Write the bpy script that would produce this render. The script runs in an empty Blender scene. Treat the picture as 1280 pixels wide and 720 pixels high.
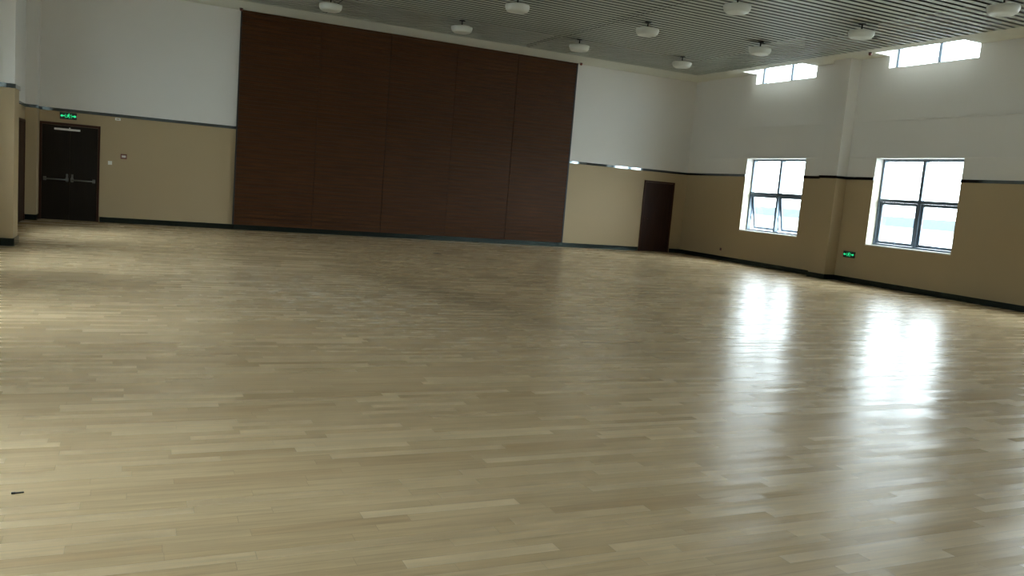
import bpy, bmesh, math, random
from mathutils import Vector, Matrix
random.seed(7)
C = bpy.context.scene.collection
SC = bpy.context.scene

# ------------------------------------------------------------------ measures (metres)
XL, XR = -2.40, 16.55          # left / right wall planes
YB, YF = 22.75, -8.0           # back wall / wall behind the camera
ZC, ZS = 5.60, 6.30            # ceiling border / slab above
ZT0, ZT1 = 2.595, 2.665        # dado trim
WT = 0.40                      # wall thickness
WIN_Y = [18.66, 13.88, 9.10, 4.32, -0.46, -5.24]
WH = 1.195                     # half width of a window
GX0, GX1, GY0, GY1 = -1.50, 15.65, -7.10, 21.50   # slatted part of the ceiling

# ------------------------------------------------------------------ node helpers
def new_mat(name):
    m = bpy.data.materials.new(name); m.use_nodes = True
    nt = m.node_tree; nt.nodes.clear()
    out = nt.nodes.new('ShaderNodeOutputMaterial')
    return m, nt, out
def N(nt, t, **kw):
    n = nt.nodes.new(t)
    for k, v in kw.items():
        if k == 'inp':
            for a, b in v.items(): n.inputs[a].default_value = b
        else: setattr(n, k, v)
    return n
def L(nt, a, b): nt.links.new(a, b)
def math_(nt, op, a, b=None, c=None):
    n = nt.nodes.new('ShaderNodeMath'); n.operation = op
    for i, v in enumerate((a, b, c)):
        if v is None: continue
        if isinstance(v, (int, float)): n.inputs[i].default_value = v
        else: L(nt, v, n.inputs[i])
    return n.outputs[0]
def simple(name, col, rough=0.6, metal=0.0, var=0.06, scale=3.0, spec=0.5, bump=0.0):
    m, nt, out = new_mat(name)
    b = N(nt, 'ShaderNodeBsdfPrincipled', inp={'Roughness': rough, 'Metallic': metal, 'Specular IOR Level': spec})
    tc = N(nt, 'ShaderNodeTexCoord'); no = N(nt, 'ShaderNodeTexNoise', inp={'Scale': scale, 'Detail': 4.0})
    L(nt, tc.outputs['Object'], no.inputs['Vector'])
    r = N(nt, 'ShaderNodeValToRGB')
    r.color_ramp.elements[0].position = 0.3; r.color_ramp.elements[1].position = 0.7
    r.color_ramp.elements[0].color = (*[c*(1-var) for c in col], 1)
    r.color_ramp.elements[1].color = (*[min(1, c*(1+var)) for c in col], 1)
    L(nt, no.outputs['Fac'], r.inputs['Fac']); L(nt, r.outputs['Color'], b.inputs['Base Color'])
    if bump:
        bp = N(nt, 'ShaderNodeBump', inp={'Strength': bump, 'Distance': 0.01})
        n2 = N(nt, 'ShaderNodeTexNoise', inp={'Scale': 60.0, 'Detail': 3.0})
        L(nt, tc.outputs['Object'], n2.inputs['Vector'])
        L(nt, n2.outputs['Fac'], bp.inputs['Height']); L(nt, bp.outputs['Normal'], b.inputs['Normal'])
    L(nt, b.outputs[0], out.inputs[0])
    return m

def floor_mat():
    m, nt, out = new_mat('maple_floor')
    tc = N(nt, 'ShaderNodeTexCoord'); sp = N(nt, 'ShaderNodeSeparateXYZ'); L(nt, tc.outputs['Object'], sp.inputs[0])
    RW = 0.078
    yr = math_(nt, 'DIVIDE', sp.outputs[1], RW); row = math_(nt, 'FLOOR', yr); fy = math_(nt, 'SUBTRACT', yr, row)
    wn = N(nt, 'ShaderNodeTexWhiteNoise', noise_dimensions='1D'); L(nt, row, wn.inputs['W'])
    ln = math_(nt, 'MULTIPLY_ADD', wn.outputs['Value'], 0.5, 0.65)
    xs = math_(nt, 'MULTIPLY_ADD', wn.outputs['Value'], 37.3, sp.outputs[0])
    xr = math_(nt, 'DIVIDE', xs, ln); col = math_(nt, 'FLOOR', xr); fx = math_(nt, 'SUBTRACT', xr, col)
    cmb = N(nt, 'ShaderNodeCombineXYZ'); L(nt, row, cmb.inputs[0]); L(nt, col, cmb.inputs[1])
    w2 = N(nt, 'ShaderNodeTexWhiteNoise', noise_dimensions='3D'); L(nt, cmb.outputs[0], w2.inputs['Vector'])
    # plank shade
    r = N(nt, 'ShaderNodeValToRGB'); L(nt, w2.outputs['Value'], r.inputs['Fac'])
    cr = r.color_ramp
    cr.elements[0].position = 0.0; cr.elements[0].color = (0.442, 0.310, 0.166, 1)
    cr.elements[1].position = 1.0; cr.elements[1].color = (0.596, 0.456, 0.270, 1)
    for p_, c_ in ((0.12, (0.492, 0.357, 0.197, 1)), (0.5, (0.524, 0.387, 0.219, 1)), (0.85, (0.550, 0.413, 0.238, 1))):
        e = cr.elements.new(p_); e.color = c_
    # grain
    mp = N(nt, 'ShaderNodeMapping'); L(nt, tc.outputs['Object'], mp.inputs['Vector']); mp.inputs['Scale'].default_value = (1.6, 30, 1)
    off = N(nt, 'ShaderNodeVectorMath', operation='ADD'); L(nt, mp.outputs[0], off.inputs[0])
    sc_ = N(nt, 'ShaderNodeVectorMath', operation='SCALE'); L(nt, w2.outputs['Color'], sc_.inputs[0]); sc_.inputs['Scale'].default_value = 20
    L(nt, sc_.outputs[0], off.inputs[1])
    g = N(nt, 'ShaderNodeTexNoise', inp={'Scale': 1.2, 'Detail': 5.0, 'Roughness': 0.6}); L(nt, off.outputs[0], g.inputs['Vector'])
    gm = math_(nt, 'MULTIPLY_ADD', g.outputs['Fac'], 0.8, 0.60)
    mul = N(nt, 'ShaderNodeVectorMath', operation='SCALE'); L(nt, r.outputs[0], mul.inputs[0]); L(nt, gm, mul.inputs['Scale'])
    # joints
    ey = math_(nt, 'MULTIPLY', math_(nt, 'MINIMUM', fy, math_(nt, 'SUBTRACT', 1.0, fy)), RW)
    ex = math_(nt, 'MULTIPLY', math_(nt, 'MINIMUM', fx, math_(nt, 'SUBTRACT', 1.0, fx)), 0.9)
    e_ = math_(nt, 'LESS_THAN', math_(nt, 'MINIMUM', ey, ex), 0.0016)
    mj = N(nt, 'ShaderNodeMix', data_type='RGBA'); L(nt, math_(nt, 'MULTIPLY', e_, 0.35), mj.inputs[0])
    L(nt, mul.outputs[0], mj.inputs[6]); mj.inputs[7].default_value = (0.16, 0.11, 0.06, 1)
    # broad worn / dusty patches
    mp2 = N(nt, 'ShaderNodeMapping'); L(nt, tc.outputs['Object'], mp2.inputs['Vector']); mp2.inputs['Scale'].default_value = (0.35, 0.7, 1)
    n3 = N(nt, 'ShaderNodeTexNoise', inp={'Scale': 1.0, 'Detail': 3.0}); L(nt, mp2.outputs[0], n3.inputs['Vector'])
    mp3 = N(nt, 'ShaderNodeMapping'); L(nt, tc.outputs['Object'], mp3.inputs['Vector']); mp3.inputs['Scale'].default_value = (2.5, 9, 1)
    n4 = N(nt, 'ShaderNodeTexNoise', inp={'Scale': 1.5, 'Detail': 6.0, 'Roughness': 0.75}); L(nt, mp3.outputs[0], n4.inputs['Vector'])
    # scuffed trail on the floor, centred on a diagonal line from (1.5,14.3) to (3.2,7)
    dx = math_(nt, 'SUBTRACT', sp.outputs[0], math_(nt, 'MULTIPLY_ADD', sp.outputs[1], -0.22, 4.7))
    tr = math_(nt, 'SUBTRACT', 1.0, math_(nt, 'ABSOLUTE', math_(nt, 'DIVIDE', dx, 2.4)))
    tr = math_(nt, 'MAXIMUM', tr, 0.0)
    ty = math_(nt, 'MAXIMUM', math_(nt, 'SUBTRACT', 1.0, math_(nt, 'ABSOLUTE', math_(nt, 'DIVIDE', math_(nt, 'SUBTRACT', sp.outputs[1], 11.0), 5.0))), 0.0)
    tr = math_(nt, 'MULTIPLY', tr, ty)
    sc2 = N(nt, 'ShaderNodeMapRange'); sc2.inputs[1].default_value = 0.50; sc2.inputs[2].default_value = 0.62
    L(nt, n4.outputs['Fac'], sc2.inputs[0])
    dust = math_(nt, 'MULTIPLY', math_(nt, 'MULTIPLY', sc2.outputs[0], tr), 1.0)
    md = N(nt, 'ShaderNodeMix', data_type='RGBA'); L(nt, dust, md.inputs[0]); L(nt, mj.outputs[2], md.inputs[6]); md.inputs[7].default_value = (0.80, 0.75, 0.62, 1)
    # darker trodden band just right of the scuffs
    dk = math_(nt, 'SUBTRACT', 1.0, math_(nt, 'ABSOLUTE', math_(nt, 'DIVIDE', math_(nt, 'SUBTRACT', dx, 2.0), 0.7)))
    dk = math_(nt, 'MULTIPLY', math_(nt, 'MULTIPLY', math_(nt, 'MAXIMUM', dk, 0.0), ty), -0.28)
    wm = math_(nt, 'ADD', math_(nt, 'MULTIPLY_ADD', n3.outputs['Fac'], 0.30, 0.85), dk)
    fin = N(nt, 'ShaderNodeVectorMath', operation='SCALE'); L(nt, md.outputs[2], fin.inputs[0]); L(nt, wm, fin.inputs['Scale'])
    b = N(nt, 'ShaderNodeBsdfPrincipled', inp={'IOR': 1.5, 'Specular IOR Level': 0.62})
    L(nt, fin.outputs[0], b.inputs['Base Color'])
    rg = math_(nt, 'MULTIPLY_ADD', w2.outputs['Value'], 0.06, 0.235)
    rg = math_(nt, 'ADD', rg, math_(nt, 'MULTIPLY', dust, 0.04))
    L(nt, rg, b.inputs['Roughness'])
    # each plank lies a hair out of level, plus slow waviness of the laid floor
    geo = N(nt, 'ShaderNodeNewGeometry')
    s1 = N(nt, 'ShaderNodeVectorMath', operation='SUBTRACT'); L(nt, w2.outputs['Color'], s1.inputs[0]); s1.inputs[1].default_value = (0.5, 0.5, 0.5)
    s2 = N(nt, 'ShaderNodeVectorMath', operation='MULTIPLY'); L(nt, s1.outputs[0], s2.inputs[0]); s2.inputs[1].default_value = (0.008, 0.050, 0)
    s3 = N(nt, 'ShaderNodeVectorMath', operation='ADD'); L(nt, geo.outputs['Normal'], s3.inputs[0]); L(nt, s2.outputs[0], s3.inputs[1])
    wvm = N(nt, 'ShaderNodeMapping'); L(nt, tc.outputs['Object'], wvm.inputs['Vector']); wvm.inputs['Scale'].default_value = (0.8, 6.0, 1)
    wv = N(nt, 'ShaderNodeTexNoise', inp={'Scale': 1.0, 'Detail': 2.0}); L(nt, wvm.outputs[0], wv.inputs['Vector'])
    w1 = N(nt, 'ShaderNodeVectorMath', operation='SUBTRACT'); L(nt, wv.outputs['Color'], w1.inputs[0]); w1.inputs[1].default_value = (0.5, 0.5, 0.5)
    w3 = N(nt, 'ShaderNodeVectorMath', operation='MULTIPLY'); L(nt, w1.outputs[0], w3.inputs[0]); w3.inputs[1].default_value = (0.004, 0.07, 0)
    s4 = N(nt, 'ShaderNodeVectorMath', operation='ADD'); L(nt, s3.outputs[0], s4.inputs[0]); L(nt, w3.outputs[0], s4.inputs[1])
    s5 = N(nt, 'ShaderNodeVectorMath', operation='NORMALIZE'); L(nt, s4.outputs[0], s5.inputs[0])
    L(nt, s5.outputs[0], b.inputs['Normal'])
    L(nt, b.outputs[0], out.inputs[0])
    return m

def wood_mat(name, c0, c1, rough=0.42, axis='X'):
    m, nt, out = new_mat(name)
    tc = N(nt, 'ShaderNodeTexCoord'); mp = N(nt, 'ShaderNodeMapping')
    oi = N(nt, 'ShaderNodeObjectInfo')
    ad = N(nt, 'ShaderNodeVectorMath', operation='ADD'); L(nt, tc.outputs['Object'], ad.inputs[0])
    cx = N(nt, 'ShaderNodeCombineXYZ'); L(nt, math_(nt, 'MULTIPLY', oi.outputs['Random'], 40.0), cx.inputs[0]); L(nt, cx.outputs[0], ad.inputs[1])
    L(nt, ad.outputs[0], mp.inputs['Vector'])
    mp.inputs['Scale'].default_value = (0.7, 8, 9) if axis == 'X' else (9, 9, 0.7)
    g = N(nt, 'ShaderNodeTexNoise', inp={'Scale': 1.6, 'Detail': 6.0, 'Roughness': 0.65}); L(nt, mp.outputs[0], g.inputs['Vector'])
    r = N(nt, 'ShaderNodeValToRGB'); L(nt, g.outputs['Fac'], r.inputs['Fac'])
    r.color_ramp.elements[0].position = 0.3; r.color_ramp.elements[1].position = 0.72
    r.color_ramp.elements[0].color = (*c0, 1); r.color_ramp.elements[1].color = (*c1, 1)
    b = N(nt, 'ShaderNodeBsdfPrincipled', inp={'Roughness': rough, 'Specular IOR Level': 0.12})
    L(nt, r.outputs[0], b.inputs['Base Color']); L(nt, b.outputs[0], out.inputs[0])
    return m

def emit_mat(name, col, s):
    m, nt, out = new_mat(name)
    e = N(nt, 'ShaderNodeEmission', inp={'Color': (*col, 1), 'Strength': s}); L(nt, e.outputs[0], out.inputs[0])
    return m

def glass_mat():
    m, nt, out = new_mat('window_glass')
    t = N(nt, 'ShaderNodeBsdfTransparent', inp={'Color': (0.93, 0.97, 0.97, 1)})
    g = N(nt, 'ShaderNodeBsdfGlossy', inp={'Roughness': 0.02})
    lw = N(nt, 'ShaderNodeLayerWeight', inp={'Blend': 0.5}); mx = N(nt, 'ShaderNodeMixShader')
    fr = math_(nt, 'MULTIPLY_ADD', math_(nt, 'POWER', lw.outputs['Facing'], 5.0), 0.9, 0.04)
    L(nt, fr, mx.inputs[0]); L(nt, t.outputs[0], mx.inputs[1]); L(nt, g.outputs[0], mx.inputs[2]); L(nt, mx.outputs[0], out.inputs[0])
    return m

M = dict(
    floor=floor_mat(),
    white=simple('white_wall_paint', (0.67, 0.642, 0.60), 0.75, var=0.02, scale=0.6, spec=0.2),
    beige=simple('beige_wall_paint', (0.38, 0.289, 0.167), 0.55, var=0.02, scale=0.6, spec=0.3),
    reveal=simple('cream_reveal_paint', (0.66, 0.62, 0.50), 0.6, var=0.02, spec=0.3),
    soffit=simple('ceiling_border_paint', (0.66, 0.66, 0.58), 0.8, var=0.02, spec=0.2),
    slat=simple('grey_metal_slat', (0.43, 0.445, 0.385), 0.45, var=0.03, spec=0.4),
    void=simple('dark_plenum', (0.03, 0.031, 0.028), 0.9, var=0.1),
    trim=simple('polished_dark_metal', (0.13, 0.15, 0.155), 0.06, metal=1.0, var=0.1, scale=5),
    base=simple('dark_metal_skirting', (0.024, 0.034, 0.031), 0.22, metal=0.8, var=0.15, scale=4),
    alu=simple('blue_grey_aluminium', (0.115, 0.155, 0.205), 0.4, metal=0.1, var=0.05),
    glass=glass_mat(),
    sill=simple('white_stone_sill', (0.78, 0.78, 0.76), 0.35, var=0.04, scale=9),
    wall_wood=wood_mat('dark_wood_board', (0.038, 0.0148, 0.0050), (0.090, 0.035, 0.0115)),
    groove=simple('black_groove', (0.012, 0.009, 0.007), 0.8),
    edge=simple('black_edge_strip', (0.012, 0.012, 0.012), 0.4, metal=0.0),
    door_dark=wood_mat('dark_door_veneer', (0.011, 0.008, 0.005), (0.017, 0.012, 0.0075), 0.45, 'Z'),
    door_frame=wood_mat('brown_door_frame', (0.035, 0.014, 0.008), (0.052, 0.022, 0.012), 0.4, 'Z'),
    door_brown=wood_mat('brown_door_veneer', (0.020, 0.009, 0.0055), (0.034, 0.015, 0.009), 0.45, 'Z'),
    steel=simple('brushed_steel', (0.14, 0.14, 0.125), 0.4, metal=0.5, var=0.05),
    closer=simple('silver_closer', (0.72, 0.70, 0.66), 0.4, metal=0.2, var=0.03),
    plastic=simple('white_plastic', (0.76, 0.75, 0.68), 0.5, var=0.02),
    lampw=simple('lamp_white', (0.56, 0.555, 0.49), 0.45, var=0.02),
    lampd=simple('lamp_diffuser', (0.60, 0.60, 0.53), 0.35, var=0.03),
    black=simple('black_plastic', (0.015, 0.016, 0.016), 0.4, var=0.1),
    red=simple('dark_red_plastic', (0.14, 0.035, 0.025), 0.45, var=0.1),
    green=emit_mat('green_sign_light', (0.03, 0.85, 0.30), 0.85),
    gnd=simple('pale_paving', (0.42, 0.45, 0.44), 0.9, var=0.08, scale=0.1),
    farwall=simple('pale_render', (0.62, 0.68, 0.66), 0.9, var=0.04),
    farroof=simple('blue_grey_roof', (0.085, 0.11, 0.14), 0.8, var=0.08),
)

# ------------------------------------------------------------------ mesh helpers
class MB:
    def __init__(s): s.bm = bmesh.new(); s.mats = []
    def mi(s, m):
        m = M[m] if isinstance(m, str) else m
        if m not in s.mats: s.mats.append(m)
        return s.mats.index(m)
    def quad(s, pts, m):
        f = s.bm.faces.new([s.bm.verts.new(p) for p in pts]); f.material_index = s.mi(m); return f
    def box(s, a, b, m, bev=0.0):
        x0, y0, z0 = [min(i, j) for i, j in zip(a, b)]; x1, y1, z1 = [max(i, j) for i, j in zip(a, b)]
        v = [s.bm.verts.new(p) for p in ((x0,y0,z0),(x1,y0,z0),(x1,y1,z0),(x0,y1,z0),(x0,y0,z1),(x1,y0,z1),(x1,y1,z1),(x0,y1,z1))]
        k = s.mi(m); fs = []
        for q in ((3,2,1,0),(4,5,6,7),(0,1,5,4),(1,2,6,5),(2,3,7,6),(3,0,4,7)):
            f = s.bm.faces.new([v[i] for i in q]); f.material_index = k; fs.append(f)
        if bev:
            es = list({e for f in fs for e in f.edges})
            r = bmesh.ops.bevel(s.bm, geom=es, offset=bev, segments=2, affect='EDGES', profile=0.7)
            for f in r['faces']: f.material_index = k
        return s
    def lathe(s, prof, m, c=(0,0,0), seg=40, smooth=True):
        k = s.mi(m); rings = []
        for r, z in prof:
            if r < 1e-6: rings.append([s.bm.verts.new((c[0], c[1], c[2]+z))])
            else: rings.append([s.bm.verts.new((c[0]+r*math.cos(2*math.pi*i/seg), c[1]+r*math.sin(2*math.pi*i/seg), c[2]+z)) for i in range(seg)])
        for A, B in zip(rings, rings[1:]):
            for i in range(seg):
                j = (i+1) % seg
                if len(A) == 1 and len(B) == 1: continue
                if len(A) == 1: vs = [A[0], B[j], B[i]]
                elif len(B) == 1: vs = [A[i], A[j], B[0]]
                else: vs = [A[i], A[j], B[j], B[i]]
                f = s.bm.faces.new(vs); f.material_index = k; f.smooth = smooth
        return s
    def tube(s, a, b, r, m, seg=12):
        a, b = Vector(a), Vector(b); d = b-a; q = d.to_track_quat('Z', 'Y'); k = s.mi(m)
        R1 = [s.bm.verts.new(a + q @ Vector((r*math.cos(2*math.pi*i/seg), r*math.sin(2*math.pi*i/seg), 0))) for i in range(seg)]
        R2 = [s.bm.verts.new(v.co + d) for v in R1]
        for i in range(seg):
            j = (i+1) % seg; f = s.bm.faces.new([R1[i], R1[j], R2[j], R2[i]]); f.material_index = k; f.smooth = True
        f = s.bm.faces.new(R1[::-1]); f.material_index = k; f = s.bm.faces.new(R2); f.material_index = k
        return s
    def build(s, name, parent=None, loc=None):
        bmesh.ops.recalc_face_normals(s.bm, faces=s.bm.faces) if not getattr(s, 'keep', False) else None
        me = bpy.data.meshes.new(name); s.bm.to_mesh(me); s.bm.free()
        for m in s.mats: me.materials.append(m)
        o = bpy.data.objects.new(name, me); C.objects.link(o)
        if parent: o.parent = parent
        if loc: o.location = loc
        return o
def empty(name, loc=(0,0,0)):
    o = bpy.data.objects.new(name, None); C.objects.link(o); o.location = loc; o.empty_display_size = 0.1
    return o
def tag(o, label=None, cat=None, group=None, kind=None):
    for k, v in (('label', label), ('category', cat), ('group', group), ('kind', kind)):
        if v: o[k] = v
    return o

# ------------------------------------------------------------------ floor
f = MB(); f.keep = True
f.quad([(XL, YF, 0), (XR, YF, 0), (XR, YB, 0), (XL, YB, 0)], 'floor')
f.quad([(XL, YB, -0.15), (XR, YB, -0.15), (XR, YF, -0.15), (XL, YF, -0.15)], 'void')
fl = f.build('floor'); tag(fl, 'glossy pale maple strip floor of the empty hall', 'floor', kind='structure')

# ------------------------------------------------------------------ long walls with window openings
def opening_wall(name, side, label):
    X = XR if side > 0 else XL; XO = X + side*WT
    us = sorted({YF, YB+WT} | {y+d for y in WIN_Y for d in (-WH, WH)})
    zs = [0, 1.0, 2.63, 3.13, 5.30, 6.26, 6.45]
    mb = MB(); mb.keep = True
    def hole(u, z):
        return any(abs(u-y) < WH for y in WIN_Y) and (1.0 < z < 3.13 or 5.30 < z < 6.26)
    def mt(z): return 'beige' if z < 2.63 else 'white'
    def mr(z): return 'reveal' if z < 2.63 else 'white'
    for i in range(len(us)-1):
        for j in range(len(zs)-1):
            u0, u1, z0, z1 = us[i], us[i+1], zs[j], zs[j+1]; uc, zc = (u0+u1)/2, (z0+z1)/2
            if hole(uc, zc):
                # reveals on the sides that meet solid wall
                for (uu, un) in ((u0, -1), (u1, 1)):
                    if not hole(uu+un*0.05, zc):
                        mb.quad([(X, uu, z0), (XO, uu, z0), (XO, uu, z1), (X, uu, z1)], mr(zc))
                for (zz, zn) in ((z0, -1), (z1, 1)):
                    if not hole(uc, zz+zn*0.02):
                        mb.quad([(X, u0, zz), (XO, u0, zz), (XO, u1, zz), (X, u1, zz)], mr(zc))
            else:
                mb.quad([(X, u0, z0), (X, u1, z0), (X, u1, z1), (X, u0, z1)], mt(zc))
                mb.quad([(XO, u0, z0), (XO, u1, z0), (XO, u1, z1), (XO, u0, z1)], 'white')
    return tag(mb.build(name), label, 'wall', kind='structure')
opening_wall('wall_right', 1, 'long right wall, white above beige, with four windows in view')
opening_wall('wall_left', -1, 'left wall, white above beige, behind the thick left pillar')
def plain_wall(name, Y, T, label):
    mb = MB()
    mb.box((XL-WT, Y, 0), (XR+WT, Y+T, 2.63), 'beige'); mb.box((XL-WT, Y, 2.63), (XR+WT, Y+T, 6.45), 'white')
    return tag(mb.build(name), label, 'wall', kind='structure')
plain_wall('wall_back', YB, 0.4, 'far end wall, white above beige, around the wood panelling')
plain_wall('wall_front', YF, -0.4, 'end wall behind the camera, white above beige')

# shallow plaster beam lines on the right wall
for k, (z0, z1) in enumerate(((3.142, 3.172), (4.04, 4.055))):
    mb = MB()
    pr = (0.035, 0.014)[k]; mb.box((XR-pr, YF, z0), (XR+0.01, 15.95, z1), 'white'); mb.box((XR-pr, 16.52, z0), (XR+0.01, YB, z1), 'white')
    tag(mb.build('trim_%d' % (11+k)), ('thin white ledge just above the lower windows', 'faint white joint line halfway up the white right wall')[k], 'moulding', kind='structure')

# ------------------------------------------------------------------ pillars (painted like the walls)
PILLARS = []
def pillar(name, x0, x1, y0, y1, label):
    mb = MB()
    mb.box((x0, y0, 0), (x1, y1, 2.63), 'beige'); mb.box((x0, y0, 2.63), (x1, y1, ZC+0.02), 'white')
    o = mb.build(name); tag(o, label, 'pillar', kind='structure'); PILLARS.append((x0, x1, y0, y1)); return o
pillar('pillar', XR-0.35, XR+0.02, 15.95, 16.52, 'square pillar on the right wall between the two window bays')
pillar('pillar', XR-0.35, XR+0.02, 6.35, 6.92, 'square pillar on the right wall nearer the camera')
pillar('pillar', XL-0.02, -1.87, 15.95, 16.52, 'thick square pillar at the left edge, white above beige')
pillar('pillar', XL-0.02, -1.87, 6.35, 6.92, 'square pillar on the left wall nearer the camera')
pillar('pillar', XL-0.02, -2.155, 22.25, YB+0.02, 'narrow corner pillar beside the dark double door')

# ------------------------------------------------------------------ dado trim + skirting (follow walls and pillars)
def runs(side):
    # polyline along a long wall from back to front, stepping round the pillars
    X = XR if side > 0 else XL; pts = []
    ps = sorted([p for p in PILLARS if (p[1] > 5) == (side > 0)], key=lambda p: -p[3])
    y = YB
    for p in ps:
        f_ = p[0] if side > 0 else p[1]
        top = min(p[3], YB)
        if top < YB: pts.append(((X, y), (X, top))); pts.append(((X, top), (f_, top)))
        pts.append(((f_, top), (f_, p[2]))); pts.append(((f_, p[2]), (X, p[2]))); y = p[2]
    pts.append(((X, y), (X, YF)))
    return pts
def strip(mb, a, b, z0, z1, t, m, inward):
    (ax, ay), (bx, by) = a, b
    if abs(ax-bx) < 1e-6:      # runs along Y: thickness toward the room
        mb.box((ax-inward*t, min(ay, by)-t*0.98, z0), (ax+inward*0.004, max(ay, by)+t*0.98 if max(ay,by) < YB-0.1 else max(ay,by), z1), m)
    else:
        s_ = 1 if mb.facing_far else -1
        mb.box((min(ax, bx), ay-0.004*s_, z0), (max(ax, bx), ay+t*s_, z1), m)
def side_strip(name, side, z0, z1, t, m, label, cat, gaps=()):
    mb = MB(); X = XR if side > 0 else XL
    for a, b in runs(side):
        if abs(a[0]-b[0]) < 1e-6:
            y0, y1 = min(a[1], b[1]), max(a[1], b[1]); onwall = abs(a[0]-X) < 1e-6
            segs = [(y0, y1)]
            if onwall:
                for g0, g1 in gaps:
                    ns = []
                    for s0, s1 in segs:
                        if g1 <= s0 or g0 >= s1: ns.append((s0, s1))
                        else:
                            if g0 > s0: ns.append((s0, g0))
                            if g1 < s1: ns.append((g1, s1))
                    segs = ns
            for s0, s1 in segs:
                e = 0.0 if onwall else t
                mb.box((a[0]-side*t, s0-e, z0), (a[0]+side*0.004, min(s1+e, YB), z1), m)
        else:
            far = a[0] == X   # stepping out from the wall: far face of the pillar, else the near face
            s_ = 1 if far else -1
            mb.box((min(a[0], b[0]), a[1]-0.004*s_, z0), (max(a[0], b[0]), a[1]+t*s_, z1), m)
    o = mb.build(name); return tag(o, label, cat, kind='structure')
wg = [(y-WH, y+WH) for y in WIN_Y]
side_strip('trim_1', 1, ZT0, ZT1, 0.018, 'trim', 'dark polished dado strip along the right wall', 'trim', wg)
side_strip('trim_2', -1, ZT0, ZT1, 0.018, 'trim', 'dark polished dado strip along the left wall and its pillars', 'trim', wg)
side_strip('baseboard_right', 1, 0.0, 0.13, 0.02, 'base', 'dark metal skirting along the right wall', 'skirting')
side_strip('baseboard_left', -1, 0.0, 0.13, 0.02, 'base', 'dark metal skirting along the left wall and its pillars', 'skirting', [(20.95, 22.15)])
PX0, PX1 = 2.31, 12.02
mb = MB()
mb.box((-2.155, YB-0.018, ZT0), (PX0-0.03, YB+0.004, ZT1), 'trim')
tag(mb.build('trim_3'), 'dark polished dado strip left of the wood panelling', 'trim', kind='structure')
mb = MB(); mb.box((PX1+0.05, YB-0.018, ZT0), (XR, YB+0.004, ZT1), 'trim')
tag(mb.build('trim_4'), 'dark polished dado strip right of the wood panelling, catching window reflections', 'trim', kind='structure')
mb = MB()
for x0, x1 in ((-0.83, 14.88), (16.12, XR)): mb.box((x0, YB-0.02 if x1 > 16.2 else YB-0.075 if False else YB-0.02, 0), (x1, YB+0.004, 0.13), 'base')
mb.box((PX0, YB-0.085, 0), (PX1, YB-0.015, 0.13), 'base')
tag(mb.build('baseboard_back'), 'dark metal skirting along the far wall and under the wood panelling', 'skirting', kind='structure')

# ------------------------------------------------------------------ ceiling: border with window pockets, slab, slats
mb = MB(); mb.keep = True
pk = 0.53
xs = sorted({XL, XL+pk, GX0, GX1, XR-pk, XR}); ys = sorted({YF, GY0, GY1, YB} | {y+d for y in WIN_Y for d in (-WH, WH)})
def in_pocket(x, y): return (x > XR-pk or x < XL+pk) and any(abs(y-w) < WH for w in WIN_Y)
def in_grille(x, y): return GX0 < x < GX1 and GY0 < y < GY1
for i in range(len(xs)-1):
    for j in range(len(ys)-1):
        x0, x1, y0, y1 = xs[i], xs[i+1], ys[j], ys[j+1]; xc, yc = (x0+x1)/2, (y0+y1)/2
        if in_pocket(xc, yc) or in_grille(xc, yc): continue
        mb.quad([(x0, y0, ZC), (x0, y1, ZC), (x1, y1, ZC), (x1, y0, ZC)], 'soffit')
for side in (1, -1):
    xw = XR if side > 0 else XL; xi = xw - side*pk
    for y in WIN_Y:
        a, b = y-WH, y+WH
        mb.quad([(xi, a, ZC), (xi, b, ZC), (xi, b, ZS), (xi, a, ZS)], 'white')
        for q in (a, b): mb.quad([(xi, q, ZC), (xw, q, ZC), (xw, q, ZS), (xi, q, ZS)], 'white')
        mb.quad([(xi, a, ZS-0.005), (xw, a, ZS-0.005), (xw, b, ZS-0.005), (xi, b, ZS-0.005)], 'white')
# inner lip round the slatted field
for a, b in (((GX0, GY0), (GX1, GY0)), ((GX1, GY0), (GX1, GY1)), ((GX1, GY1), (GX0, GY1)), ((GX0, GY1), (GX0, GY0))):
    mb.quad([(*a, ZC), (*b, ZC), (*b, ZC+0.12), (*a, ZC+0.12)], 'slat')
tag(mb.build('ceiling'), 'pale plaster border around the slatted ceiling, cut back at the high windows', 'ceiling', kind='structure')
mb = MB(); mb.box((XL-WT, YF-0.4, ZS), (XR+WT, YB+0.4, ZS+0.2), 'void')
tag(mb.build('ceiling_slab'), 'dark slab above the slatted ceiling', 'ceiling', kind='structure')
mb = MB()
pitch = 0.204; n = int((GY1-GY0)/pitch)
JX = [GX0, 4.15, 9.80, GX1]
for k in range(n):
    yc = GY1 - 0.102 - k*pitch
    for a, b in zip(JX, JX[1:]):
        g0 = 0.0 if a == GX0 else 0.012; g1 = 0.0 if b == GX1 else 0.012
        y0, y1 = yc-0.060, yc+0.060
        # C-shaped strip: flat face with two short upstands
        mb.box((a+g0, y0, ZC), (b-g1, y1, ZC+0.003), 'slat')
tag(mb.build('ceiling_slats'), 'grey metal strip ceiling with narrow dark gaps', 'ceiling', kind='structure')
mb = MB()
for x in (4.15, 9.80):
    mb.box((x-0.05, GY0, ZC+0.03), (x+0.05, GY1, ZC+0.07), 'void')
tag(mb.build('ceiling_carrier'), 'dark carrier rails showing at the strip joints', 'ceiling', kind='structure')

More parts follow.
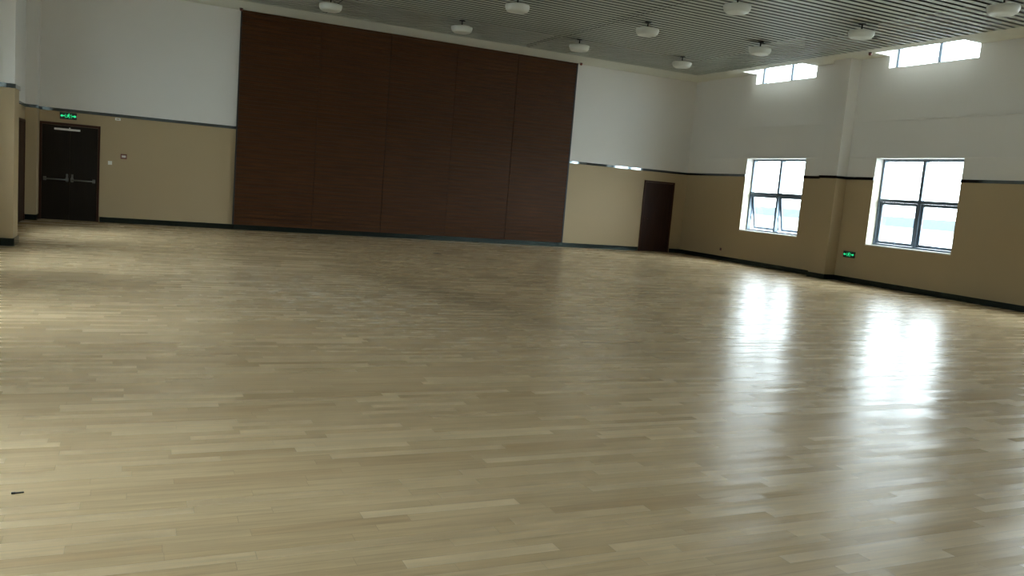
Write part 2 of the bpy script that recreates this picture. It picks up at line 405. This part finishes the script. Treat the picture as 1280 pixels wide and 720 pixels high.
# ------------------------------------------------------------------ windows
wcount = 0
def window(side, yc, z0, z1, kind, open_deg, label):
    global wcount; wcount += 1
    xw = XR if side > 0 else XL
    root = empty('window_%d' % wcount, (xw, yc, z0)); tag(root, label, 'window', kind='structure')
    s = side; H = z1-z0; xc = 0.30; d = 0.06      # frame centre depth in the wall, half depth
    def bx(mb, x0, x1, y0, y1, za, zb, m, bev=0.004): mb.box((s*x0, y0, za), (s*x1, y1, zb), m, bev)
    fr = MB(); fw = 0.055
    bx(fr, xc-d, xc+d, -WH, -WH+fw, 0, H, 'alu'); bx(fr, xc-d, xc+d, WH-fw, WH, 0, H, 'alu')
    bx(fr, xc-d, xc+d, -WH+fw, WH-fw, 0, fw, 'alu'); bx(fr, xc-d, xc+d, -WH+fw, WH-fw, H-fw, H, 'alu')
    bx(fr, xc-d, xc+d, -0.04, 0.04, fw, H-fw, 'alu')
    tz = 1.085 if kind == 'low' else None
    if tz:
        for y0, y1 in ((-WH+fw, -0.04), (0.04, WH-fw)): bx(fr, xc-d, xc+d, y0, y1, tz, tz+0.075, 'alu')
    fr.build('window_frame', root)
    halves = ((-WH+fw, -0.04), (0.04, WH-fw))
    for y0, y1 in halves:
        zb = tz+0.075 if tz else fw
        p_ = MB(); p_.box((s*(xc-0.044), y0, zb), (s*(xc-0.036), y1, H-fw), 'glass'); p_.build('pane', root)
    if kind == 'low':
        for y0, y1 in halves:
            hz = tz-0.003                     # hinge line under the transom
            sh = MB(); sw = 0.065; hh = hz-fw-0.004
            ly0, ly1 = y0+0.004, y1-0.004
            def sb(a, b, za, zb): sh.box((s*-0.022, a, za), (s*0.022, b, zb), 'alu', 0.003)
            sb(ly0, ly0+sw, -hh, 0); sb(ly1-sw, ly1, -hh, 0); sb(ly0+sw, ly1-sw, -sw, 0); sb(ly0+sw, ly1-sw, -hh, -hh+sw)
            so = sh.build('sash', root, (s*xc, 0, hz))
            so.rotation_euler = (0, -s*math.radians(open_deg), 0)
            g = MB(); g.box((s*-0.003, ly0+sw, -hh+sw), (s*0.003, ly1-sw, -sw), 'glass'); g.build('pane', so)
            h = MB(); ym = (y0+y1)/2
            h.box((s*-0.045, ym-0.035, -hh+0.012), (s*-0.022, ym+0.035, -hh+0.038), 'alu', 0.004)
            h.box((s*-0.062, ym-0.012, -hh+0.018), (s*-0.045, ym+0.012, -hh+0.085), 'alu', 0.004)
            h.build('handle', so)
            if open_deg > 3:
                st = MB(); e = math.radians(open_deg)
                for yy in (ly0+0.008, ly1-0.008):
                    st.tube((s*xc, yy, hz-hh*0.62), (s*(xc+math.sin(e)*hh*0.96), yy, hz-math.cos(e)*hh*0.96), 0.007, 'steel', 8)
                st.build('stay', root)
        sl = MB(); sl.box((s*-0.02, -WH+0.001, -0.02), (s*(xc-d), WH-0.001, 0.012), 'sill', 0.005); sl.build('window_sill', root)
    else:
        sl = MB(); sl.box((0, -WH+0.001, -0.012), (s*(xc-d), WH-0.001, 0.008), 'sill', 0.002); sl.build('window_sill', root)
    # portal that helps the renderer find the daylight of this opening
    pl = bpy.data.lights.new('daylight_portal', 'AREA'); pl.shape = 'RECTANGLE'; pl.size = H; pl.size_y = 2*WH
    pl.cycles.is_portal = True
    po = bpy.data.objects.new('daylight_portal', pl); C.objects.link(po)
    po.location = (xw + s*(WT+0.02), yc, (z0+z1)/2)
    po.rotation_euler = (0, math.radians(90)*s, 0)
    return root
names = {0: 'farther', 1: 'nearer'}
for side in (1, -1):
    for i, y in enumerate(WIN_Y):
        if side > 0 and i == 0: a, b = 'farther lower window with its two bottom sashes tilted open', 'farther high window cut off by the ceiling border'
        elif side > 0 and i == 1: a, b = 'nearer lower window, larger in view, with shut bottom sashes', 'nearer high window above the larger lower window'
        else:
            w = 'right' if side > 0 else 'left'; o_ = ['first', 'second', 'third', 'fourth', 'fifth', 'sixth'][i]
            a = 'lower window on the %s wall, %s from the far end' % (w, o_); b = 'high window on the %s wall, %s from the far end' % (w, o_)
        window(side, y, 1.0, 3.13, 'low', 11 if (i == 0 and side > 0) else 0, a)
        window(side, y, 5.30, 6.26, 'high', 0, b)

# ------------------------------------------------------------------ doors
# door_1: dark double door, far wall left
r = empty('door_1', (-1.5, YB, 0)); tag(r, 'dark double door with two push bars under a green exit sign', 'door', kind='structure')
hw = 0.645
mb = MB()
mb.box((-hw, -0.03, 0), (-hw+0.05, 0.01, 2.33), 'door_frame', 0.003); mb.box((hw-0.05, -0.03, 0), (hw, 0.01, 2.33), 'door_frame', 0.003)
mb.box((-hw+0.05, -0.03, 2.27), (hw-0.05, 0.01, 2.33), 'door_frame', 0.003); mb.build('door_frame', r)
for s in (-1, 1):
    lf = MB(); a, b = (s*0.0008, s*(hw-0.052)); lf.box((min(a, b), -0.016, 0.008), (max(a, b), 0.01, 2.267), 'door_dark', 0.003)
    leaf = lf.build('door_leaf', r)
    br = MB(); c0, c1 = s*0.04, s*0.54
    br.tube((c0, -0.075, 0.98), (c1, -0.075, 0.98), 0.017, 'steel')
    for cx in (s*0.055, s*0.525): br.box((cx-0.03, -0.085, 0.94), (cx+0.03, -0.016, 1.03), 'steel', 0.006)
    br.box((s*0.055-0.022, -0.03, 0.93), (s*0.055+0.022, -0.016, 1.12), 'steel', 0.004)
    tag(br.build('push_bar', leaf), 'grey steel push bar')
    if s < 0:
        cl = MB(); cl.box((-0.34, -0.07, 2.155), (0.21, -0.016, 2.20), 'closer', 0.006)
        cl.box((-0.03, -0.06, 2.20), (0.0, -0.03, 2.225), 'closer'); tag(cl.build('door_closer', leaf), 'bright silver closer bar')
# door_2: single brown door, far wall right
r = empty('door_2', (15.49, YB, 0)); tag(r, 'plain brown single door near the far right corner', 'door', kind='structure')
hw = 0.585
mb = MB()
mb.box((-hw, -0.035, 0), (-hw+0.05, 0.01, 2.30), 'door_frame', 0.003); mb.box((hw-0.05, -0.035, 0), (hw, 0.01, 2.30), 'door_frame', 0.003)
mb.box((-hw+0.05, -0.035, 2.25), (hw-0.05, 0.01, 2.30), 'door_frame', 0.003); mb.build('door_frame', r)
mb = MB(); mb.box((-hw+0.053, -0.018, 0.008), (hw-0.053, 0.01, 2.247), 'door_brown', 0.003); lf = mb.build('door_leaf', r)
mb = MB(); mb.box((-0.47, -0.026, 0.98), (-0.43, -0.018, 1.14), 'door_frame', 0.002)
mb.tube((-0.45, -0.018, 1.06), (-0.45, -0.06, 1.06), 0.009, 'door_frame'); mb.tube((-0.455, -0.055, 1.06), (-0.34, -0.055, 1.06), 0.009, 'door_frame')
mb.build('door_handle', lf)
# door_3: in the left wall near the corner, seen edge on
r = empty('door_3', (XL, 21.55, 0)); tag(r, 'brown side door in the left wall, seen nearly edge on', 'door', kind='structure')
mb = MB()
mb.box((-0.01, -0.58, 0), (0.03, -0.53, 2.30), 'door_frame', 0.003); mb.box((-0.01, 0.53, 0), (0.03, 0.58, 2.30), 'door_frame', 0.003)
mb.box((-0.01, -0.53, 2.25), (0.03, 0.53, 2.30), 'door_frame', 0.003); mb.build('door_frame', r)
mb = MB(); mb.box((-0.01, -0.527, 0.008), (0.015, 0.527, 2.247), 'door_brown', 0.003); mb.build('door_leaf', r)

# ------------------------------------------------------------------ wood panelling: five tall leaves side by side
edges = [2.31, 4.33, 6.24, 8.18, 10.08, 12.02]
plab = ['leftmost tall wood panel beside the beige wall, darkest', 'second tall wood panel from the left', 'middle tall wood panel of the five',
        'fourth tall wood panel from the left', 'rightmost tall wood panel, reddish, beside the white wall']
PT = 5.595
for k in range(5):
    a, b = edges[k], edges[k+1]; w = b-a
    root = empty('wood_panel', (a, YB, 0.13)); tag(root, plab[k], 'wood panel', 'tall wood panels on the far wall')
    body = MB(); body.box((0.001, -0.055, 0), (w-0.001, -0.002, PT-0.13), 'groove')
    body.build('backing', root)
    ga = 0.008 if k in (2, 4) else 0.003; gb = 0.008 if k in (1, 3) else 0.003
    bd = MB(); z = 0.004; h = 0.104
    jog = (0.0, 0.002, 0.0, 0.001, 0.0)[k]
    while z + h < PT-0.13:
        bd.box((ga, -0.075-jog-random.uniform(0, 0.001), z), (w-gb, -0.054, z+h-0.014), 'wall_wood')
        z += h
    bd.box((ga, -0.075, z), (w-gb, -0.054, PT-0.13-0.002), 'wall_wood')
    bd.build('boards', root)
for x0, x1, lab in ((PX0-0.03, PX0, 'slim black edge strip at the left end of the wood panels'), (PX1, PX1+0.045, 'shiny black edge strip at the right end of the wood panels')):
    mb = MB(); mb.box((x0, YB-0.085, 0.13), (x1, YB+0.002, PT), 'edge', 0.003)
    tag(mb.build('edge_strip'), lab, 'edge strip')

# ------------------------------------------------------------------ exit signs
def pict(mb, ox, oz, s, y):
    # running person built from small raised bars (x right, z up), s = height
    def bar(x0, z0, x1, z1, t):
        dx, dz = x1-x0, z1-z0; l = math.hypot(dx, dz); nx, nz = -dz/l*t/2, dx/l*t/2
        q = [(x0+nx, z0+nz), (x1+nx, z1+nz), (x1-nx, z1-nz), (x0-nx, z0-nz)]
        mb.quad([(ox+s*px, y, oz+s*pz) for px, pz in q], 'green')
        mb.quad([(ox+s*px, y-0.002, oz+s*pz) for px, pz in q], 'green')
    bar(0.05, 0.30, -0.02, -0.02, 0.20)
    bar(-0.02, 0.0, 0.22, -0.18, 0.11); bar(0.22, -0.18, 0.16, -0.46, 0.10)
    bar(-0.02, 0.0, -0.20, -0.26, 0.11); bar(-0.20, -0.26, -0.42, -0.28, 0.09)
    bar(0.05, 0.26, 0.30, 0.12, 0.08); bar(0.30, 0.12, 0.42, 0.22, 0.07); bar(0.03, 0.26, -0.22, 0.16, 0.08); bar(-0.22, 0.16, -0.24, 0.0, 0.07)
    mb.quad([(ox+s*(0.12+0.10*math.cos(a)), y-0.002, oz+s*(0.44+0.10*math.sin(a))) for a in [i*math.pi/5 for i in range(10)]], 'green')
def arrow(mb, ox, oz, s, y, d):
    for pts in ([(0, -0.07), (0.38, -0.07), (0.38, 0.07), (0, 0.07)], [(0.34, -0.24), (0.66, 0.0), (0.34, 0.24)]):
        mb.quad([(ox+d*s*px, y, oz+s*pz) for px, pz in pts], 'green')
def exit_sign(loc, rz, label, w=0.36, h=0.16, right=True):
    r = empty('exit_sign', loc); r.rotation_euler = (0, 0, rz); tag(r, label, 'exit sign')
    mb = MB(); mb.box((-w/2, -0.035, -h/2), (w/2, 0, h/2), 'black', 0.006); mb.build('housing', r)
    mb = MB(); y = -0.037
    pict(mb, 0.0, 0.0, h*0.72, y)
    mb.quad([(-0.065, y, -0.052), (-0.058, y, -0.052), (-0.058, y, 0.052), (-0.065, y, 0.052)], 'green')
    mb.quad([(0.060, y, -0.052), (0.067, y, -0.052), (0.067, y, 0.052), (0.060, y, 0.052)], 'green')
    arrow(mb, -0.078, 0, h*0.9, y, -1)
    if right: arrow(mb, 0.078, 0, h*0.9, y, 1)
    tag(mb.build('pictogram', r), 'glowing green running figure and arrows')
exit_sign((-1.55, YB, 2.50), 0, 'green lit exit sign above the dark double door')
exit_sign((XR, 15.53, 0.70), -math.pi/2, 'green lit exit sign low on the right wall beside the pillar')

# ------------------------------------------------------------------ small wall fittings
r = empty('light_switch', (-0.63, YB, 1.47)); tag(r, 'white light switch plate right of the dark double door', 'switch')
mb = MB(); mb.box((-0.045, -0.012, -0.045), (0.045, 0, 0.045), 'plastic', 0.004); mb.build('plate', r)
mb = MB(); mb.box((-0.03, -0.018, -0.03), (-0.002, -0.010, 0.03), 'plastic', 0.002); mb.box((0.002, -0.018, -0.03), (0.03, -0.010, 0.03), 'plastic', 0.002); mb.build('rocker', r)
r = empty('wall_alarm_box', (-0.33, YB, 1.65)); tag(r, 'small dark red call box with pale centre on the beige wall', 'alarm box')
mb = MB()
mb.box((-0.07, -0.045, -0.06), (0.07, 0.004, -0.028), 'red', 0.006); mb.box((-0.07, -0.045, 0.028), (0.07, 0.004, 0.06), 'red', 0.006)
mb.box((-0.07, -0.045, -0.028), (-0.045, 0, 0.028), 'red', 0.004); mb.box((0.05, -0.045, -0.028), (0.07, 0, 0.028), 'red', 0.004); mb.build('housing', r)
mb = MB(); mb.box((-0.045, -0.03, -0.028), (0.05, -0.005, 0.028), 'plastic'); mb.build('centre_plate', r)
r = empty('wall_plate', (-0.48, YB, 2.545)); tag(r, 'pale blank plate just below the dark strip, right of the exit sign', 'wall plate')
mb = MB(); mb.box((-0.06, -0.012, -0.03), (0.06, 0, 0.03), 'plastic', 0.004); mb.build('plate', r)
mb = MB(); mb.box((-0.035, -0.017, -0.012), (0.035, -0.011, 0.012), 'beige', 0.002); mb.build('cover', r)
r = empty('wall_socket', (XR, 20.62, 0.34)); tag(r, 'small dark wall socket above the skirting near the far right corner', 'socket')
mb = MB(); mb.box((-0.012, -0.043, -0.043), (0, 0.043, 0.043), 'red', 0.004); mb.build('plate', r)
mb = MB(); mb.box((-0.018, -0.025, -0.025), (-0.011, 0.025, 0.025), 'black', 0.003); mb.build('outlet', r)

def ceiling_fitting(x, y, label):
    r = empty('ceiling_fitting', (x, y, ZC)); tag(r, label, 'ceiling fitting')
    mb = MB(); mb.lathe([(0, 0), (0.045, 0), (0.045, -0.012), (0.02, -0.016), (0, -0.016)], 'black', seg=20); mb.build('base', r)
    mb = MB(); mb.lathe([(0, -0.014), (0.032, -0.016), (0.04, -0.04), (0.03, -0.066), (0, -0.072)], 'red', seg=20); mb.build('bulb', r)
ceiling_fitting(12.1, 22.55, 'small dark ceiling fitting at the top right end of the wood panels')
ceiling_fitting(2.26, 22.5, 'small dark ceiling fitting at the top left end of the wood panels')
ceiling_fitting(15.93, 15.12, 'small dark ceiling fitting beside the nearer high window')

# ------------------------------------------------------------------ bowl lamps
def make_lamp():
    r = empty('ceiling_lamp')
    mb = MB(); mb.lathe([(0, -0.001), (0.075, -0.001), (0.075, -0.012), (0.03, -0.02), (0, -0.02)], 'black', seg=24); mb.build('mount', r)
    mb = MB(); mb.tube((0, 0, -0.02), (0, 0, -0.149), 0.016, 'black'); mb.lathe([(0, -0.115), (0.10, -0.12), (0.125, -0.147), (0, -0.148)], 'black', seg=24); mb.build('stem', r)
    mb = MB(); mb.lathe([(0, -0.148), (0.240, -0.148), (0.256, -0.153), (0.262, -0.168), (0.257, -0.212), (0.240, -0.252), (0.220, -0.278), (0.208, -0.284)], 'lampw', seg=48); mb.build('lamp_shade', r)
    mb = MB(); mb.lathe([(0.210, -0.282), (0.200, -0.289), (0.15, -0.297), (0.08, -0.302), (0, -0.304)], 'lampd', seg=48); mb.build('diffuser', r)
    return r
lamps = [((3.88, 19.45), 'round white ceiling lamp above the left part of the wood panels'),
         ((7.07, 19.45), 'round white ceiling lamp above the middle of the wood panels'),
         ((10.24, 19.28), 'round white ceiling lamp above the right end of the wood panels'),
         ((13.40, 19.20), 'round white ceiling lamp nearest the far right ceiling corner'),
         ((7.12, 16.30), 'round white ceiling lamp at the top edge of the picture, above the panelling'),
         ((10.32, 16.25), 'round white ceiling lamp right of centre, in the second row from the far wall'),
         ((13.42, 16.10), 'round white ceiling lamp just left of the farther high window'),
         ((10.30, 13.15), 'round white ceiling lamp at the top edge, right of centre'),
         ((13.50, 13.12), 'round white ceiling lamp just left of the nearer high window'),
         ((13.50, 10.02), 'round white ceiling lamp in the top right corner of the picture')]
proto = make_lamp()
for i, ((x, y), lab) in enumerate(lamps):
    if i == 0: o = proto
    else:
        o = proto.copy(); C.objects.link(o)
        for ch in list(proto.children):
            c = ch.copy(); C.objects.link(c); c.parent = o
    o.location = (x, y, ZC); tag(o, lab, 'ceiling lamp', 'round lamps under the slatted ceiling')

# ------------------------------------------------------------------ scraps on the floor
mb = MB(); mb.box((-0.026, -0.005, 0), (0.026, 0.005, 0.006), 'black', 0.002); mb.box((-0.026, -0.007, 0.0), (-0.008, 0.007, 0.008), 'black', 0.002)
o = mb.build('black_clip', None, (-0.475, 4.31, 0.0)); o.rotation_euler = (0, 0, math.radians(8)); tag(o, 'tiny black clip lying on the floor at lower left', 'clip')
mb = MB(); mb.box((-0.09, -0.035, 0), (0.09, 0.035, 0.006), 'black', 0.002); mb.box((-0.05, -0.02, 0.005), (0.05, 0.02, 0.009), 'black', 0.002)
o = mb.build('floor_plate', None, (6.42, 18.23, 0.0)); tag(o, 'small dark plate on the floor in front of the wood panels', 'floor plate')

# ------------------------------------------------------------------ outdoors
mb = MB(); mb.keep = True
mb.quad([(-300, -300, -0.3), (420, -300, -0.3), (420, 400, -0.3), (-300, 400, -0.3)], 'gnd')
tag(mb.build('ground'), 'pale paving outside the windows', 'ground', kind='structure')
r = empty('distant_building', (100, 95, -0.3)); tag(r, 'long low building with a blue-grey roof beyond the windows', 'building')
mb = MB(); mb.box((0, -75, 0), (14, 75, 1.35), 'farwall'); mb.build('wall', r)
mb = MB(); mb.box((-0.6, -76, 1.35), (15, 76, 2.75), 'farroof'); mb.build('roof', r)

# ------------------------------------------------------------------ sky
w = bpy.data.worlds.new('overcast_sky'); SC.world = w; w.use_nodes = True
nt = w.node_tree; nt.nodes.clear()
out = N(nt, 'ShaderNodeOutputWorld'); bg = N(nt, 'ShaderNodeBackground')
tc = N(nt, 'ShaderNodeTexCoord'); sp = N(nt, 'ShaderNodeSeparateXYZ'); L(nt, tc.outputs['Generated'], sp.inputs[0])
rp = N(nt, 'ShaderNodeValToRGB'); L(nt, sp.outputs[2], rp.inputs['Fac'])
rp.color_ramp.elements[0].color = (0.90, 0.96, 1.0, 1); rp.color_ramp.elements[1].color = (0.85, 0.93, 1.0, 1)
L(nt, rp.outputs[0], bg.inputs[0])
nm = N(nt, 'ShaderNodeVectorMath', operation='NORMALIZE'); L(nt, tc.outputs['Generated'], nm.inputs[0])
dt = N(nt, 'ShaderNodeVectorMath', operation='DOT_PRODUCT'); L(nt, nm.outputs[0], dt.inputs[0])
dt.inputs[1].default_value = Vector((-0.64, 0.0, 0.77)).normalized()
gl = math_(nt, 'POWER', math_(nt, 'MAXIMUM', dt.outputs['Value'], 0.0), 5.0)   # veiled sun brightens the cloud on the left
sx = N(nt, 'ShaderNodeSeparateXYZ'); L(nt, nm.outputs[0], sx.inputs[0])
d2 = N(nt, 'ShaderNodeVectorMath', operation='DOT_PRODUCT'); L(nt, nm.outputs[0], d2.inputs[0])
d2.inputs[1].default_value = Vector((0.62, -0.62, 0.42)).normalized()
g2 = math_(nt, 'POWER', math_(nt, 'MAXIMUM', d2.outputs['Value'], 0.0), 3.0)   # brighter cloud bank on the right, behind the camera
L(nt, math_(nt, 'MULTIPLY_ADD', g2, 17.0, math_(nt, 'MULTIPLY_ADD', gl, 16.0, math_(nt, 'MULTIPLY_ADD', sx.outputs[0], 3.0, math_(nt, 'MULTIPLY_ADD', sx.outputs[2], 3.0, 5.0)))), bg.inputs[1])
L(nt, bg.outputs[0], out.inputs[0])

# ------------------------------------------------------------------ camera
f_px, yaw, pit, rol = 1029.2755, 0.4327881, -0.1170231, -0.0827945
fw = Vector((math.sin(yaw)*math.cos(pit), math.cos(yaw)*math.cos(pit), math.sin(pit)))
rr = Vector((math.cos(yaw), -math.sin(yaw), 0)); uu = rr.cross(fw)
c_, s_ = math.cos(rol), math.sin(rol)
r2 = rr*c_ - uu*s_; u2 = rr*s_ + uu*c_
cam = bpy.data.cameras.new('camera'); cam.sensor_fit = 'HORIZONTAL'; cam.sensor_width = 36.0; cam.lens = f_px*36/1280
cam.clip_start = 0.05; cam.clip_end = 1000
co = bpy.data.objects.new('camera', cam); C.objects.link(co)
m = Matrix((r2, u2, -fw)).transposed().to_4x4(); m.translation = Vector((0, 0, 1.6)); co.matrix_world = m
SC.camera = co

vs = SC.view_settings; vs.view_transform = 'Standard'; vs.look = 'None'; vs.gamma = 1.0; vs.use_curve_mapping = False
vs.exposure = 0.39
cy = SC.cycles
cy.use_denoising = True; cy.max_bounces = 10; cy.diffuse_bounces = 8; cy.glossy_bounces = 4; cy.transparent_max_bounces = 12
cy.sample_clamp_indirect = 8.0; cy.caustics_reflective = True
